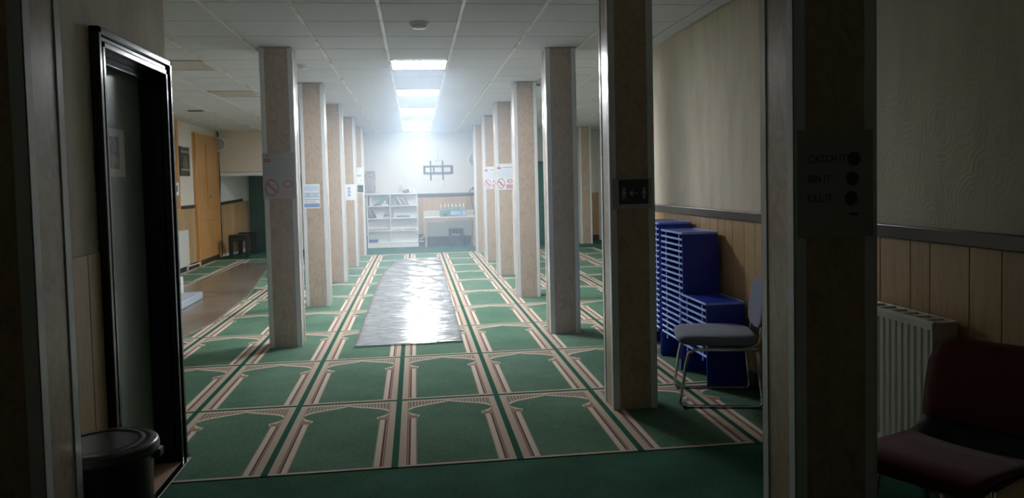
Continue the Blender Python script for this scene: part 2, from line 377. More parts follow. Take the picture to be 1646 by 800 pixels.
struct(MB().rbox(XR-.006,XR+.012,-6,3.3,0,.11,.004).build('baseboard_right',m_skirt))
struct(MB().box(XR+.14,XRF+.15,3.18,3.3,0,ZT).build('wall_return',m_cream))
struct(MB().box(XRF,XRF+.15,3.3,YB+.2,0,ZT).build('wall_far_right',m_cream))
wb=struct(MB().box(-4.6,XRF+.15,YB,YB+.15,0,ZT).build('wall_back',m_white))
boards(wb,'x',YB,.2,1.9,.27,1.13,-.012,.12,.16)
boards(wb,'x',YB,4.02,XRF,.10,1.13,-.012,.12,.16)
struct(MB().rbox(-1.2,1.95,YB-.03,YB,1.125,1.205,.006).build('trim_2',m_dado))
struct(MB().rbox(-1.2,1.95,YB-.025,YB,0,.265,.006).build('baseboard_back',m_skirt))
struct(MB().rbox(3.62,XRF,YB-.025,YB,0,.12,.006).build('baseboard_far',m_skirt))
wl=struct(MB().box(XL-.15,XL,-.0,YB+.15,0,ZT).build('wall_left',m_cream))
boards(wl,'y',XL,8.5,9.60,.09,1.09,.012); boards(wl,'y',XL,9.60,11.06,.09,1.09,.012)
struct(MB().rbox(XL,XL+.03,10.04,11.02,1.09,1.15,.006).build('trim_3',m_dado))
struct(MB().rbox(XL,XL+.03,6,12.8,0,.09,.006).build('baseboard_left',m_skirt))
struct(MB().box(XL-.15,XN-.24,.24,.36,0,ZT).build('wall_hall_front',m_cream))
# left wall of the entrance with door opening
wn=struct(MB().box(XN-.12,XN,-6,-.53,0,ZT).box(XN-.12,XN,.25,.36,0,ZT).box(XN-.12,XN,-.53,.25,2.05,ZT).box(XN-.24,XN-.12,-6,-.53,0,ZT).box(XN-.24,XN-.12,.25,.36,0,ZT).box(XN-.24,XN-.12,-.53,.25,2.05,ZT).build('wall_left_entrance',m_artex))
boards(wn,'y',XN,-3.5,-.62,.1,1.20,.010)
m_gdoor=plain('grey_green_door_paint',(.20,.26,.215),.3)
dr=struct(MB().box(XN-.14,XN-.10,-.53,.25,.01,2.05).build('door_1',m_gdoor))
# architrave: stepped gloss mouldings
def frame_set(x,o0,o1,top,name):
    m=MB()
    for (ins,wd,th) in ((0,.030,.040),(.030,.022,.026),(.052,.028,.034)):
        m.rbox(x,x+th,o0+ins,o0+ins+wd,0,top-ins,.005); m.rbox(x,x+th,o1-ins-wd,o1-ins,0,top-ins,.005); m.rbox(x,x+th,o0+ins,o1-ins,top-ins-wd,top-ins,.005)
    return m.build(name,m_gloss,dr)
frame_set(XN,-.612,.325,2.115,'architrave')
MB().box(XN-.10,XN+.0,.235,.25,0,2.04).box(XN-.10,XN,-.53,-.515,0,2.04).box(XN-.10,XN,-.53,.25,2.035,2.05).rbox(XN-.07,XN-.045,-.515,.235,2.0,2.036,.004).build('door_lining',m_gloss,dr)
MB().rbox(XN-.098,XN+.06,-.52,.26,0,.022,.006).build('sill',m_tabwood,dr)
MB().rbox(XN+.03,XN+.065,-.52,.30,.0,.026,.004).build('sill_strip',m_chrome,dr)
# end of entrance wall: dado-height cladding with a bright cap
ec=MB().box(XN-.24,XN+.004,.36,.372,0,1.19).box(XN,XN+.012,.327,.372,0,1.19).build('trim_4',m_steel); struct(ec)
MB().rbox(XN-.02,XN+.016,.325,.376,1.188,1.20,.003).build('cap',m_chrome,ec)
struct(MB().box(XN-.14,XR+.2,-6,-5.9,0,ZT).build('wall_front',m_cream))
# bulkhead and alcove at the back left
struct(MB().box(XL,-1.75,12.82,YB,1.775,ZT).build('wall_bulkhead',m_cream))
struct(MB().rbox(XL+.01,-1.75,12.79,12.90,1.69,1.765,.006).rbox(XL,-1.75,12.80,12.83,1.778,1.80,.004).build('trim_5',m_frame))
al=MB(); A=(XL,12.82); B=(-3.63,YB); dx,dy=B[0]-A[0],B[1]-A[1]; L=math.hypot(dx,dy); nx,ny=dy/L,-dx/L
def oblique(u0,u1,z0,z1,d0,d1,zr=0):
    pts=[]
    for (u,d) in ((u0,d0),(u1,d0),(u1,d1),(u0,d1)): pts.append((A[0]+dx*u/L+nx*d,A[1]+dy*u/L+ny*d,u/L*zr))
    m=MB(); m.add([(p[0],p[1],z0+p[2]) for p in pts]+[(p[0],p[1],z1+p[2]) for p in pts],[(0,1,2,3),(4,5,6,7),(0,1,5,4),(1,2,6,5),(2,3,7,6),(3,0,4,7)]); return m
wa=struct(oblique(0,L,0,1.775,-.1,0).build('wall_alcove',m_white))
for k in range(8): oblique(L*k/8+.003,L*(k+1)/8-.003,.05,1.10,0,.012,.05).build('panel_board',m_board,wa)
struct(oblique(.0,L*.78,1.085,1.145,0,.03,.075).build('trim_6',m_dado))
d3=struct(MB().rbox(-3.42,-2.6,YB-.05,YB,.01,1.70,.004).build('door_3',m_green))
MB().rbox(-3.58,-3.42,YB-.08,YB,0,1.775,.006).rbox(-2.6,-2.48,YB-.08,YB,0,1.775,.006).build('door_frame',m_green,d3)
MB().rbox(-3.30,-2.72,YB-.06,YB-.045,.15,.8,.006).rbox(-3.30,-2.72,YB-.06,YB-.045,.95,1.6,.006).build('panel',m_green,d3)
# far right green door
d4=struct(MB().rbox(2.62,3.46,YB-.05,YB,.01,1.84,.004).build('door_4',m_green2))
MB().rbox(2.55,3.46,YB-.07,YB,1.84,1.90,.004).build('lintel',m_dado,d4)
MB().rbox(2.70,3.38,YB-.06,YB-.045,.15,.85,.006).rbox(2.70,3.38,YB-.06,YB-.045,1.0,1.75,.006).build('panel',m_green2,d4)
struct(MB().rbox(3.90,3.94,YB-.05,YB,.12,2.62,.004).rbox(3.955,3.985,YB-.05,YB,.12,2.62,.004).build('trim_7',m_frame))
# pine doors on left wall
d2=struct(MB().rbox(XL,XL+.035,11.14,12.66,.09,2.49,.004).build('door_2',m_pine))
for ya,yb in ((11.14,11.27),(11.86,11.96),(12.56,12.66)): MB().rbox(XL+.03,XL+.05,ya,yb,.09,2.49,.004).build('stile',m_pine,d2)
for za,zb in ((2.33,2.49),(.82,1.02),(.09,.30)):
    for ya,yb in ((11.27,11.86),(11.96,12.56)): MB().rbox(XL+.03,XL+.05,ya,yb,za,zb,.004).build('rail',m_pine,d2)
MB().rbox(XL,XL+.06,11.06,11.14,.0,2.50,.004).rbox(XL,XL+.06,12.66,12.74,0,2.5,.004).build('door_frame',m_pine,d2)
MB().cyl((XL+.04,11.93,1.28),.02,.05,'X').build('knob',m_chrome,d2)
tp=thing('pine_cupboard','tall varnished pine cupboard front on the left wall, above the white radiator','cupboard',(XL+.01,9.65,.95))
MB().rbox(0,.03,-.42,.40,0,1.68,.004).build('body',m_pine,tp)
for ya,yb,za,zb in ((.27,.40,0,1.68),(-.42,-.29,0,1.68),(-.29,.27,1.52,1.68),(-.29,.27,0,.16)): MB().rbox(.028,.045,ya,yb,za,zb,.004).build('rail',m_pine,tp)
# ============================================================ COLUMNS
def column(cx,cy,wx,wy,label,group='wood-panelled columns'):
    h=ZC(cy)-.007; t=thing('column',label,'column',(cx,cy,0),0,group); a,b=wx/2,wy/2
    MB().box(-a+.004,a-.004,-b+.004,b-.004,0,h).build('panel',m_col,t)
    for sx in (-1,1):
        for sy in (-1,1):
            m=MB(); l=.042; th=.004
            x0,x1=(sx*a,sx*(a-l)); m.rbox(min(x0,x1),max(x0,x1),min(sy*b,sy*(b-th)),max(sy*b,sy*(b-th)),.001,h,.0012,1)
            y0,y1=(sy*b,sy*(b-l)); m.rbox(min(sx*a,sx*(a-th)),max(sx*a,sx*(a-th)),min(y0,y1),max(y0,y1),.001,h,.0012,1)
            m.build('corner_trim',m_trim,t)
    return t
FY=[-1.6,.725,3.17,5.50,7.78,9.93,12.08]; WY=.235; WX=.285
rl=['nearest column on the right, cut by the top edge, between the two chairs','second column on the right, beside the stack of blue desks','third column on the right, shadowed front and bare of notices','fourth column on the right, lit and bare of notices','fifth column on the right, with a pink ringed notice','sixth column on the right, with a pink notice half hidden','farthest column of the right row, next to the white table']
for k,y in enumerate(FY):
    x=1.375 if k>=2 else 1.338
    column(x+WX/2,y+WY/2,WX,WY,'wood-panelled column with white corner trims, '+rl[k])
ll=['nearest column at the left edge of the picture behind which the bin stands',None,'first free-standing column of the left row, with a shadowed ring notice','second in the left row, with a blue notice','third in the left row, bare of notices','fourth in the left row, with three blue dots on a sheet','farthest of the left row, with two sheets, by the bookcase']
for k,y in enumerate(FY):
    if k==1: continue
    if k==0: column(XN+.003+.115,y-.045+WY/2,.23,WY,'wood-panelled column with white corner trims, '+ll[0])
    else: column(-.905-WX/2+(.02 if k>4 else 0),y+WY/2-.02,WX,WY,'wood-panelled column with white corner trims, '+ll[k])
column(3.96,13.2,.27,.25,'wood-panelled column with white trims standing far back in the right aisle','far columns')
# ============================================================ NOTICES
def sheet(name,label,cat,X0_,X1_,Z0_,Z1_,Y,mat=None,tilt=0,group=None):
    t=thing(name,label,cat,((X0_+X1_)/2,Y,(Z0_+Z1_)/2),0,group); t.rotation_euler=(0,tilt,0)
    a,b=(X1_-X0_)/2,(Z1_-Z0_)/2; MB().box(-a,a,-.0012,0,-b,b).build('sheet',mat or m_paper,t); return t.children[0],a,b
def pr(t,name,mat,rects,dy=-.0016):
    m=MB()
    for x0,x1,z0,z1 in rects: m.box(x0,x1,dy,-.0012,z0,z1)
    return m.build(name,mat,t)
def ring(t,name,mat,cx,cz,ro,ri,slash=True,n=28,sx=1):
    m=MB(); vs=[];fs=[]
    for k in range(n):
        q=2*PI*k/n
        for r in (ri,ro): vs.append((cx+r*math.cos(q)*sx,-.0017,cz+r*math.sin(q)))
    for k in range(n): fs.append((2*k,2*k+1,(2*k+3)%(2*n),(2*k+2)%(2*n)))
    m.add(vs,fs)
    if slash:
        w_=(ro-ri)*.5; s=.7071*ri*1.05; m.add([(cx-s-w_,-.0018,cz+s-w_),(cx-s+w_,-.0018,cz+s+w_),(cx+s+w_,-.0018,cz-s+w_),(cx+s-w_,-.0018,cz-s-w_)],[(0,1,2,3)])
    return m.build(name,mat,t)
def disc(t,name,mat,cx,cz,r): 
    m=MB(); m.add([(cx+r*math.cos(2*PI*k/20),-.0017,cz+r*math.sin(2*PI*k/20)) for k in range(20)],[tuple(range(20))]); return m.build(name,mat,t)
def ban_notice(x0,x1,z0,z1,y,label,mat=None):
    t,a,b=sheet('notice',label,'notice',x0,x1,z0,z1,y,mat,0,'pink ringed prohibition notices')
    pr(t,'logo',m_red,[(-a+.012,-a+.075,b-.085,b-.05),(-a+.03,-a+.055,b-.035,b-.018)])
    pr(t,'heading',m_grey,[(-a+.10,a-.015,b-.066,b-.052)])
    pr(t,'text_line',m_grey if mat else m_lblue,[(-a+.015,a-.02-.03*(i%2),b-.11-i*.024,b-.10-i*.024) for i in range(5)])  # grey lines on the shadowed notice: its shade put into the print
    pr(t,'tint',m_pink,[(-a+.002,a-.002,-b+.003,-b+.01)])
    ring(t,'prohibition_ring',m_red,-a*.46,-b+.098,.078,.062,True,sx=.78)
    MB().box(-a*.62,-a*.36,-.0016,-.0012,-b+.06,-b+.13).build('figure',m_pink,t)
    pr(t,'caption_block',m_pink,[(a*.12,a-.012,-b+.02,-b+.085)]); pr(t,'caption_line',m_red,[(a*.16,a-.03,-b+.03+i*.016,-b+.035+i*.016) for i in range(3)])
    ring(t,'emblem',m_red,a*.56,-b+.132,.034,.024,False,sx=1.25); disc(t,'emblem_figure',m_pink,a*.5,-b+.132,.018)
    return t
yf=lambda k:FY[k]-.0005
ban_notice(-1.195,-.918,1.342,1.750,yf(2)-.02,'sheet with a red ring, its shadow toned into the paper, on the first free-standing left column',plain('shade_toned_paper',(.48,.47,.50),.6))  # backlit shade and glare put into this notice's paper colour
ban_notice(1.380,1.642,1.318,1.720,yf(4),'white and pink sheet with a red ring, fully seen on a right column')
ban_notice(1.380,1.642,1.318,1.720,yf(5),'white and pink sheet with a red ring, half hidden on the next right column')
t,a,b=sheet('notice','blue and white printed notice with banded panels, on the second left column','notice',-1.175,-.985,1.182,1.470,yf(3)-.02)
pr(t,'header',m_lblue,[(-a+.01,a-.01,b-.075,b-.02)]); pr(t,'band',m_bluep,[(-a+.008,a-.008,b-.112,b-.106),(-a+.008,a-.008,b-.155,b-.147),(-a+.008,a-.008,b-.187,b-.179)])
pr(t,'panel',m_lblue,[(-a+.008,a-.008,b-.145,b-.114)]); disc(t,'icon',m_bluep,-a+.055,b-.128,.011); disc(t,'icon',m_grey,a-.05,b-.126,.01); pr(t,'footer',m_bluep,[(-a+.006,a-.006,-b+.012,-b+.058)]); pr(t,'text_line',m_grey,[(-a+.012,a*.5,-b+.07,-b+.076),(-a+.012,a*.5,-b+.085,-b+.09)])
t,a,b=sheet('notice','white sheet with three blue dots in a column, on the fourth left column','notice',-1.108,-.895,1.18,1.462,yf(5)-.02)
for i in range(3): disc(t,'icon',m_bluep,-.01,.065-i*.058,.024)
pr(t,'text_line',m_lblue,[(-.04,.03,-.105,-.098)])
t,a,b=sheet('notice','upper white sheet with grey print on the farthest left column','notice',-1.09,-.893,1.47,1.80,yf(6)-.02)
pr(t,'text_block',m_grey,[(-a+.06,a-.04,-.02,.02)]); pr(t,'text_line',m_lblue,[(-a+.04,a-.04,b-.03-i*.03,b-.022-i*.03) for i in range(3)]); disc(t,'icon',m_grey,a-.06,-.10,.014)
t,a,b=sheet('notice','lower sheet with a dark grey picture on the farthest left column','notice',-1.09,-.893,1.275,1.462,yf(6)-.02)
pr(t,'picture',m_dsign,[(-a+.05,a-.012,-b+.02,b-.02)]); pr(t,'arrow',m_grey,[(-a+.07,-a+.12,-.008,.008)]); pr(t,'figure',m_paper,[(a-.055,a-.035,-.04,.03)])
# dark keep-your-distance sign on the second right column
pl,a,b=sheet('sign_backing','pale grey backing sheet around the charcoal arrow sign on the second right column','notice',1.352,1.605,1.262,1.452,FY[1]-.0005,m_grey)
t,a,b=sheet('sign','charcoal sign with a left arrow between two white figures, on the second right column','sign',1.394,1.582,1.290,1.444,FY[1]-.0020,m_dsign)
m=MB(); m.add([(-.028,-.0018,-.01),(-.008,-.0018,.012),(-.008,-.0018,-.032)],[(0,1,2)]); m.box(-.01,.026,-.0018,-.0012,-.0125,-.0075); m.build('arrow',m_grey,t)
def fig(t,cx,walk):
    m=MB(); m.add([(cx+.009*math.cos(2*PI*k/14),-.0018,.018+.009*math.sin(2*PI*k/14)) for k in range(14)],[tuple(range(14))])
    def q(x0,z0,x1,z1,w_): 
        v=Vector((x1-x0,0,z1-z0)).normalized(); s_=Vector((v.z,0,-v.x))*w_; m.add([(cx+x0+s_.x,-.0018,z0+s_.z),(cx+x0-s_.x,-.0018,z0-s_.z),(cx+x1-s_.x,-.0018,z1-s_.z),(cx+x1+s_.x,-.0018,z1+s_.z)],[(0,1,2,3)])
    q(0,.008,0,-.018,.008); q(-.002,-.015,-.012 if walk else -.005,-.046,.004); q(.002,-.015,.012 if walk else .005,-.046,.004); q(-.006,.005,-.015,-.014,.0028); q(.006,.005,.015,-.014,.0028)
    return m.build('figure',m_grey,t)
fig(t,-.062,True); fig(t,.066,False)
# nearest column: CATCH IT / BIN IT / KILL IT
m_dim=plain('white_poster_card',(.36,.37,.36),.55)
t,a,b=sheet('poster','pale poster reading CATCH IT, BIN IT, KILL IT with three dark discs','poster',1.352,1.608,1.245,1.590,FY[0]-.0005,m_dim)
for i,(s_,xx) in enumerate((('CATCH IT',-.092),('BIN IT',-.094),('KILL IT',-.097))):
    text_part('lettering',s_,.036,m_ink,t,(xx,-.0016,.068-.063*i)).scale=(.78,1,1)
for i in range(3): disc(t,'icon',m_ink,.062-.005*i,.078-.063*i,.023)
pr(t,'text_line',m_ink,[(.045,.075,-.102,-.094)])
# picture sheet on green door
t=thing('door_picture','pale-bordered dark picture sheet taped to the green door in the entrance','picture',(XN-.099,-.145,1.625)); t.rotation_euler=(0,0,PI/2)
sh_=MB().box(-.145,.145,-.0012,0,-.112,.112).build('sheet',plain('aged_paper',(.62,.62,.58),.5),t); MB().box(-.105,.075,-.002,-.0012,-.075,.075).build('print',m_photo,sh_)
t=thing('wall_notice','small white notice with dark print stuck on the pine cupboard front','notice',(XL+.0565,9.83,1.45)); t.rotation_euler=(0,0,PI/2)
sh_=MB().box(-.12,.12,-.0015,0,-.11,.11).build('sheet',m_paper,t); MB().box(-.03,.06,-.0022,-.0015,-.05,.055).build('print',m_dsign,sh_)
# wall cloth
t=thing('wall_cloth','dark patterned cloth with gold chevrons hanging on the left wall between the pine doors','wall hanging',(XL+.004,10.53,1.94)); t.rotation_euler=(0,0,PI/2)
m=MB(); n_=12; vs=[];fs=[]
for i in range(n_+1):
    x=-.31+.62*i/n_; o_=.006*math.sin(i*1.7); top=.265-.012*math.sin(PI*i/n_)
    for (yy,zz) in ((-.012+o_,-.262),(-.012+o_,top),(-.004+o_,-.262),(-.004+o_,top)): vs.append((x,yy,zz))
for i in range(n_):
    q=4*i; fs+=[(q,q+4,q+5,q+1),(q+2,q+3,q+7,q+6),(q+1,q+5,q+7,q+3),(q,q+2,q+6,q+4)]
fs+=[(0,1,3,2),(4*n_,4*n_+2,4*n_+3,4*n_+1)]
m.add(vs,fs,0,True); m.build('cloth',m_cloth,t)
for z in (.17,-.15): MB().box(-.25,.27,-.021,-.0185,z-.02,z+.02).build('band',m_gold,t)
for i in range(6):
    m=MB(); z=.10-i*.036; 
    for s in (-1,1): m.add([(0,-.021,z-.05),(0,-.021,z-.036),(s*(.07+.02*i),-.021,z+.018),(s*(.07+.02*i),-.021,z+.004)],[(0,1,2,3)])
    m.build('chevron',m_gold,t)
# framed weave on back wall
t=thing('wall_rug','small grey-mauve medallion weave hanging on the end wall above the bookcase','wall hanging',(-.885,YB-.002,1.51))
MB().rbox(-.118,.118,-.014,0,-.242,.242,.004).build('weave',m_rug,t)
m=MB()
for r_ in (.03,.055,.09,.105):
    m.tube([(r_*math.cos(2*PI*k/28)*.95,-.0145,r_*1.75*math.sin(2*PI*k/28)*(1+.12*math.cos(6*2*PI*k/28))) for k in range(28)],.006 if r_>.06 else .008,5,0,True)
for sx in (-1,1):
    for sz in (-1,1): m.cyl((sx*.085,-.018,sz*.205),.02,.005,'Y',14)
m.build('medallion',plain('pale_grey_thread',(.60,.56,.55),.8),t)
MB().box(-.118,.118,-.018,-.0145,.228,.242).box(-.118,.118,-.018,-.0145,-.242,-.228).box(.104,.118,-.018,-.0145,-.242,.242).box(-.118,-.104,-.018,-.0145,-.242,.242).build('border',m_steel,t)
# ============================================================ FURNITURE
# stacking desks
def desk(loc,label,group):
    t=thing('stacking_desk',label,'desk',loc,0,group); a,b,H=.14,.245,.225
    m=MB(); m.box(-a+.006,a-.006,-b+.006,b-.006,H-.012,H-.004)
    m.build('top',m_blue,t)
    m=MB(); s=.006
    for x0,x1,y0,y1 in ((-a,-a+s,-b,b),(a-s,a,-b,b),(-a,a,-b,-b+s),(-a,a,b-s,b)): m.rbox(x0,x1,y0,y1,H-.016,H,.0025,1)
    m.build('rim',m_blue_rim,t)
    for sy in (-1,1):
        m=MB(); t_=.004
        for (y0,y1,z0,z1) in ((b-.002,b+.020,H-.012,0),):
            m.add([(-a+.004,sy*(y0-t_),z0),(a-.004,sy*(y0-t_),z0),(a-.004,sy*y0,z0),(-a+.004,sy*y0,z0),(-a-.002,sy*(y1-t_),z1),(a+.002,sy*(y1-t_),z1),(a+.002,sy*y1,z1),(-a-.002,sy*y1,z1)],[(0,1,2,3),(4,5,6,7),(0,1,5,4),(1,2,6,5),(2,3,7,6),(3,0,4,7)])
        m.build('leg',m_blue,t)
    for y_ in (-.62*b,.62*b): MB().box(-a+.012,-a+.018,y_,y_+.012,H-.055,H-.012).build('rib',m_blue_rim,t)
    return t
proto=None
def stack(x,y,n,pitch,desc,group):
    global proto
    for i in range(n):
        lab='blue plastic low desk, %s from the top of %s'%(ORD[n-1-i],desc)
        z=i*pitch
        if proto is None: proto=desk((x,y,z),lab,group)
        else:
            o=copy_tree(proto); o.location=(x,y,z); o['label']=lab; o['group']=group
stack(2.235,1.82,19,.0452,'the tall stack by the right wall','tall stack of blue desks')
stack(2.225,1.335,9,.0452,'the short stack behind the grey chair','short stack of blue desks')
stack(2.245,2.40,20,.0452,'the rear stack behind the tall one','rear stack of blue desks')
def chair(name,label,loc,fab,rot,S=1.0,hi=.84):
    t=thing(name,label,'chair',loc,rot)             # local: faces -y ; origin on floor under seat centre
    m=MB(); m.sq((0,0,.423),(.235,.25,.042),.55,.42); m.build('seat',fab,t)
    R=Matrix.Rotation(-.17,4,'X'); m=MB(); m.sq((0,.285,.635),(.225,.026,.155),.5,.55,28,14,0,R); m.build('backrest',fab,t)
    for s in (-1,1):
        x=s*.225
        pts=[(x,.23,.372),(x,-.10,.372),(x,-.155,.368),(x,-.185,.345),(x,-.205,.26),(x,-.235,.06),(x,-.238,.03),(x,-.222,.014),(x,-.19,.012),(x,.20,.012),(x,.245,.014),(x,.262,.035),(x,.258,.07),(x,.235,.34),(x,.23,.372)]
        MB().tube(pts[:-1]+[(x,.232,.36)],.0105,10).build('side_frame',m_chrome,t)
    for s in (-1,1):
        x=s*.17; MB().tube([(x,.15,.372),(x,.215,.375),(x,.25,.40),(x,.263,.46),(x,.295,.66)],.0095,8).build('back_support',m_chrome,t)
    MB().tube([(-.225,-.06,.372),(.225,-.06,.372)],.009,8).tube([(-.225,.16,.372),(.225,.16,.372)],.009,8).build('cross_bar',m_chrome,t)
    return t
chair('visitor_chair','grey-blue upholstered chair with chrome sled frame beside the blue desks',(2.05,.86,0),m_greyfab,-1.82)
t=thing('shell_chair','dark maroon upholstered shell chair in shadow at the right edge by the near radiator','chair',(2.0,-1.46,0),-1.08)
PROF=[(-.255,.405,.20),(-.24,.43,.225),(-.18,.438,.235),(0,.425,.24),(.14,.425,.235),(.20,.445,.225),(.235,.50,.215),(.262,.60,.222),(.29,.70,.22),(.312,.775,.195),(.32,.805,.14)]
def shell(off,k0,k1,wk,mat,name,th):
    m=MB(); n_=10; P=PROF[k0:k1]; rows=[]
    for i,(y,z,hw) in enumerate(P):
        a_=P[max(i-1,0)]; b_=P[min(i+1,len(P)-1)]; ty,tz=b_[0]-a_[0],b_[1]-a_[1]; q=math.hypot(ty,tz); ny,nz=-tz/q,ty/q
        edge=.35 if i in (0,len(P)-1) else 1
        for sgn in (0,1):
            rows.append([(u*hw*wk,y+ny*(off+th*sgn*(1-abs(u)**3*.8)*edge)+ny*.03*abs(u)**2.5*(1 if off<.004 else .9),z+nz*(off+th*sgn*(1-abs(u)**3*.8)*edge)+nz*.03*abs(u)**2.5*(1 if off<.004 else .9)) for u in [-1+2*j/n_ for j in range(n_+1)]])
    vs=[p for r_ in rows for p in r_]; W_=n_+1; fs=[]; L_=len(P)
    for i in range(L_-1):
        for j in range(n_):
            for sgn in (0,1):
                a_=(2*i+sgn)*W_+j; b_=(2*(i+1)+sgn)*W_+j; fs.append((a_,a_+1,b_+1,b_))
        for j in (0,n_): fs.append(((2*i)*W_+j,(2*i+1)*W_+j,(2*i+3)*W_+j,(2*i+2)*W_+j))
    for i in (0,L_-1):
        for j in range(n_): fs.append(((2*i)*W_+j,(2*i)*W_+j+1,(2*i+1)*W_+j+1,(2*i+1)*W_+j))
    m.add(vs,fs,0,True); return m.build(name,mat,t)
shell(-.006,0,len(PROF),1.0,m_black,'shell',.007)
shell(.004,0,5,.96,m_redfab,'seat',.034); shell(.004,6,len(PROF),.95,m_redfab,'backrest',.030)
for s_ in (-1,1):
    x=s_*.19; MB().tube([(x,.16,.415),(x*1.1,.25,.02),(x*1.1,.255,.0)],.011,8).build('leg',m_chrome,t); MB().tube([(x,-.14,.415),(x*1.1,-.22,.02),(x*1.1,-.225,.0)],.011,8).build('leg',m_chrome,t)
    MB().tube([(x,.16,.41),(x,-.14,.41)],.010,8).build('seat_rail',m_chrome,t)
def radiator(label,loc,rot,L,H,dep,ribs=True,z0=.1):
    t=thing('radiator',label,'radiator',loc,rot)    # local: length x, front at -y
    m=MB(); n=int(L/.044) if ribs else 1; vs=[]; yf_=-dep
    prof=[]
    if ribs:
        p=L/n
        for i in range(n):
            x=-L/2+i*p; prof+=[(x,yf_),(x+.30*p,yf_),(x+.40*p,yf_+.010),(x+.60*p,yf_+.010),(x+.70*p,yf_)]
        prof.append((L/2,yf_))
    else: prof=[(-L/2,yf_),(L/2,yf_)]
    for z in (z0+.03,z0+H-.03):
        for x,y in prof: vs.append((x,y,z))
    k=len(prof)
    for z in (z0+.03,z0+H-.03):
        for x,y in prof: vs.append((x,yf_+.016,z))
    fs=[(i,i+1,k+i+1,k+i) for i in range(k-1)]
    m.add(vs,fs); m.rbox(-L/2,L/2,yf_,yf_+.014,z0,z0+.034,.004); m.rbox(-L/2,L/2,yf_,yf_+.014,z0+H-.034,z0+H,.004); m.build('front_panel',m_rad,t)
    MB().rbox(-L/2,L/2,-.035,-.02,z0,z0+H,.004).build('rear_panel',m_rad,t)
    m=MB(); m.rbox(-L/2-.003,L/2+.003,yf_+.003,yf_+.02,z0+H-.006,z0+H+.006,.003); m.rbox(-L/2-.003,L/2+.003,-.035,-.018,z0+H-.006,z0+H+.006,.003)
    g=max(3,int(L/.08))
    for i in range(g+1):
        x=-L/2+L*i/g; m.box(x-.014,x+.014,yf_+.018,-.03,z0+H-.004,z0+H+.005)
    m.build('top_grille',m_rad,t)
    for s in (-1,1): MB().rbox(s*L/2-.003,s*L/2+.003,yf_+.004,-.02,z0+.02,z0+H+.003,.002).build('side_panel',m_rad,t)
    for s in (-1,1): MB().tube([(s*(L/2-.05),-.05,z0+.03),(s*(L/2-.05),-.05,.03),(s*(L/2-.05),-.05,.0)],.009).build('pipe',m_rad,t)
    for s in (-1,1): MB().box(s*(L/2-.15)-.015,s*(L/2-.15)+.015,-.022,0,z0+H-.12,z0+H-.05).build('wall_bracket',m_rad,t)
    return t
radiator('white ribbed radiator under the panelled wall beside the maroon chair',(XR-.004,-.35,0),-PI/2,1.24,.62,.135,True,.195)
radiator('white flat radiator under the pine cupboard on the left wall',(XL+.016,9.76,0),PI/2,.98,.62,.09,False,.10)
radiator('wide white radiator behind the white-topped table on the end wall',(.90,YB-.03,0),0,1.16,.60,.07,False,.20)
# bookcase
bc=thing('bookcase','low white bookcase of eight open compartments against the end wall','bookcase',(-.385,13.95,0))
bx0,bx1=-.575,.575; 
MB().rbox(bx0,bx0+.02,-.14,.13,0,1.21,.002).build('side_panel',m_white_lam,bc); MB().rbox(bx1-.02,bx1,-.14,.13,0,1.21,.002).build('side_panel',m_white_lam,bc)
MB().rbox(-.06,-.04,-.138,.125,.12,1.21,.002).build('divider',m_white_lam,bc)
MB().rbox(bx0-.005,bx1+.005,-.142,.132,1.21,1.232,.003).build('top',m_white_lam,bc); MB().box(bx0+.02,bx1-.02,.122,.13,.02,1.21).build('back_panel',m_white_lam,bc)
MB().rbox(bx0+.02,bx1-.02,-.13,-.112,0,.10,.002).build('plinth',m_white_lam,bc)
SH=[.118,.392,.672,.955]
for z in SH:
    for a_,b_ in ((bx0+.02,-.06),(-.04,bx1-.02)): MB().rbox(a_,b_,-.137,.122,z-.018,z,.002).build('shelf',m_white_lam,bc)
def bmat(n,c): return plain('cover_'+n,c,.5)
CV={'brown':(.20,.13,.11),'grey':(.42,.42,.43),'white':(.72,.72,.72),'green':(.12,.33,.25),'yellow':(.75,.52,.22),'dark':(.10,.10,.11),'blue':(.06,.08,.34),'red':(.55,.22,.20),'teal':(.22,.42,.42),'tan':(.48,.38,.30),'orange':(.62,.33,.18)}
def book(x,z,th,h,d,col,label,tilt=0,flat=False,group='books in the bookcase'):
    # origin at spine foot; local x = thickness (or width if flat); tilt in radians about y
    t=MB(); mats=[bmat(col,CV[col]),m_paper]
    if flat: wv,hv=h,th
    else: wv,hv=th,h
    c=.004
    if flat:
        t.rbox(0,wv,-d/2,d/2,0,c,.001,1).rbox(0,wv,-d/2,d/2,hv-c,hv,.001,1).rbox(0,wv,-d/2,-d/2+c,0,hv,.001,1).box(.004,wv-.004,-d/2+c,d/2-.004,c,hv-c,1)
    else:
        t.rbox(0,c,-d/2,d/2,0,hv,.001,1).rbox(wv-c,wv,-d/2,d/2,0,hv,.001,1).rbox(0,wv,-d/2,-d/2+c,0,hv,.001,1).box(c,wv-c,-d/2+c,d/2-.004,.004,hv-.004,1)
    o=t.build('book',mats); y=13.95-.02
    off=0
    if tilt>0: off=abs(math.sin(tilt))*wv   # leaning right: lower right corner touches
    o.location=(x,y,z+.0005+(off if tilt>0 else 0)); o.rotation_euler=(0,tilt,0)
    return tag(o,label,'book',group)
S1,S2,S3,S4=SH[3],SH[2],SH[1],SH[0]
book(-.935,S1,.03,.225,.17,'brown','upright brown book at the left end of the top left compartment')
book(-.895,S1,.05,.20,.17,'white','thick upright white book beside the brown one, top left compartment')
book(-.79,S1,.045,.27,.17,'green','green book leaning far over in the top left compartment',.95)
book(-.74+.12,S1,.035,.15,.17,'white','white book lying flat under the leaning green one',0,True)
book(-.465,S1,.018,.20,.17,'dark','thin dark book upright against the divider, top left compartment')
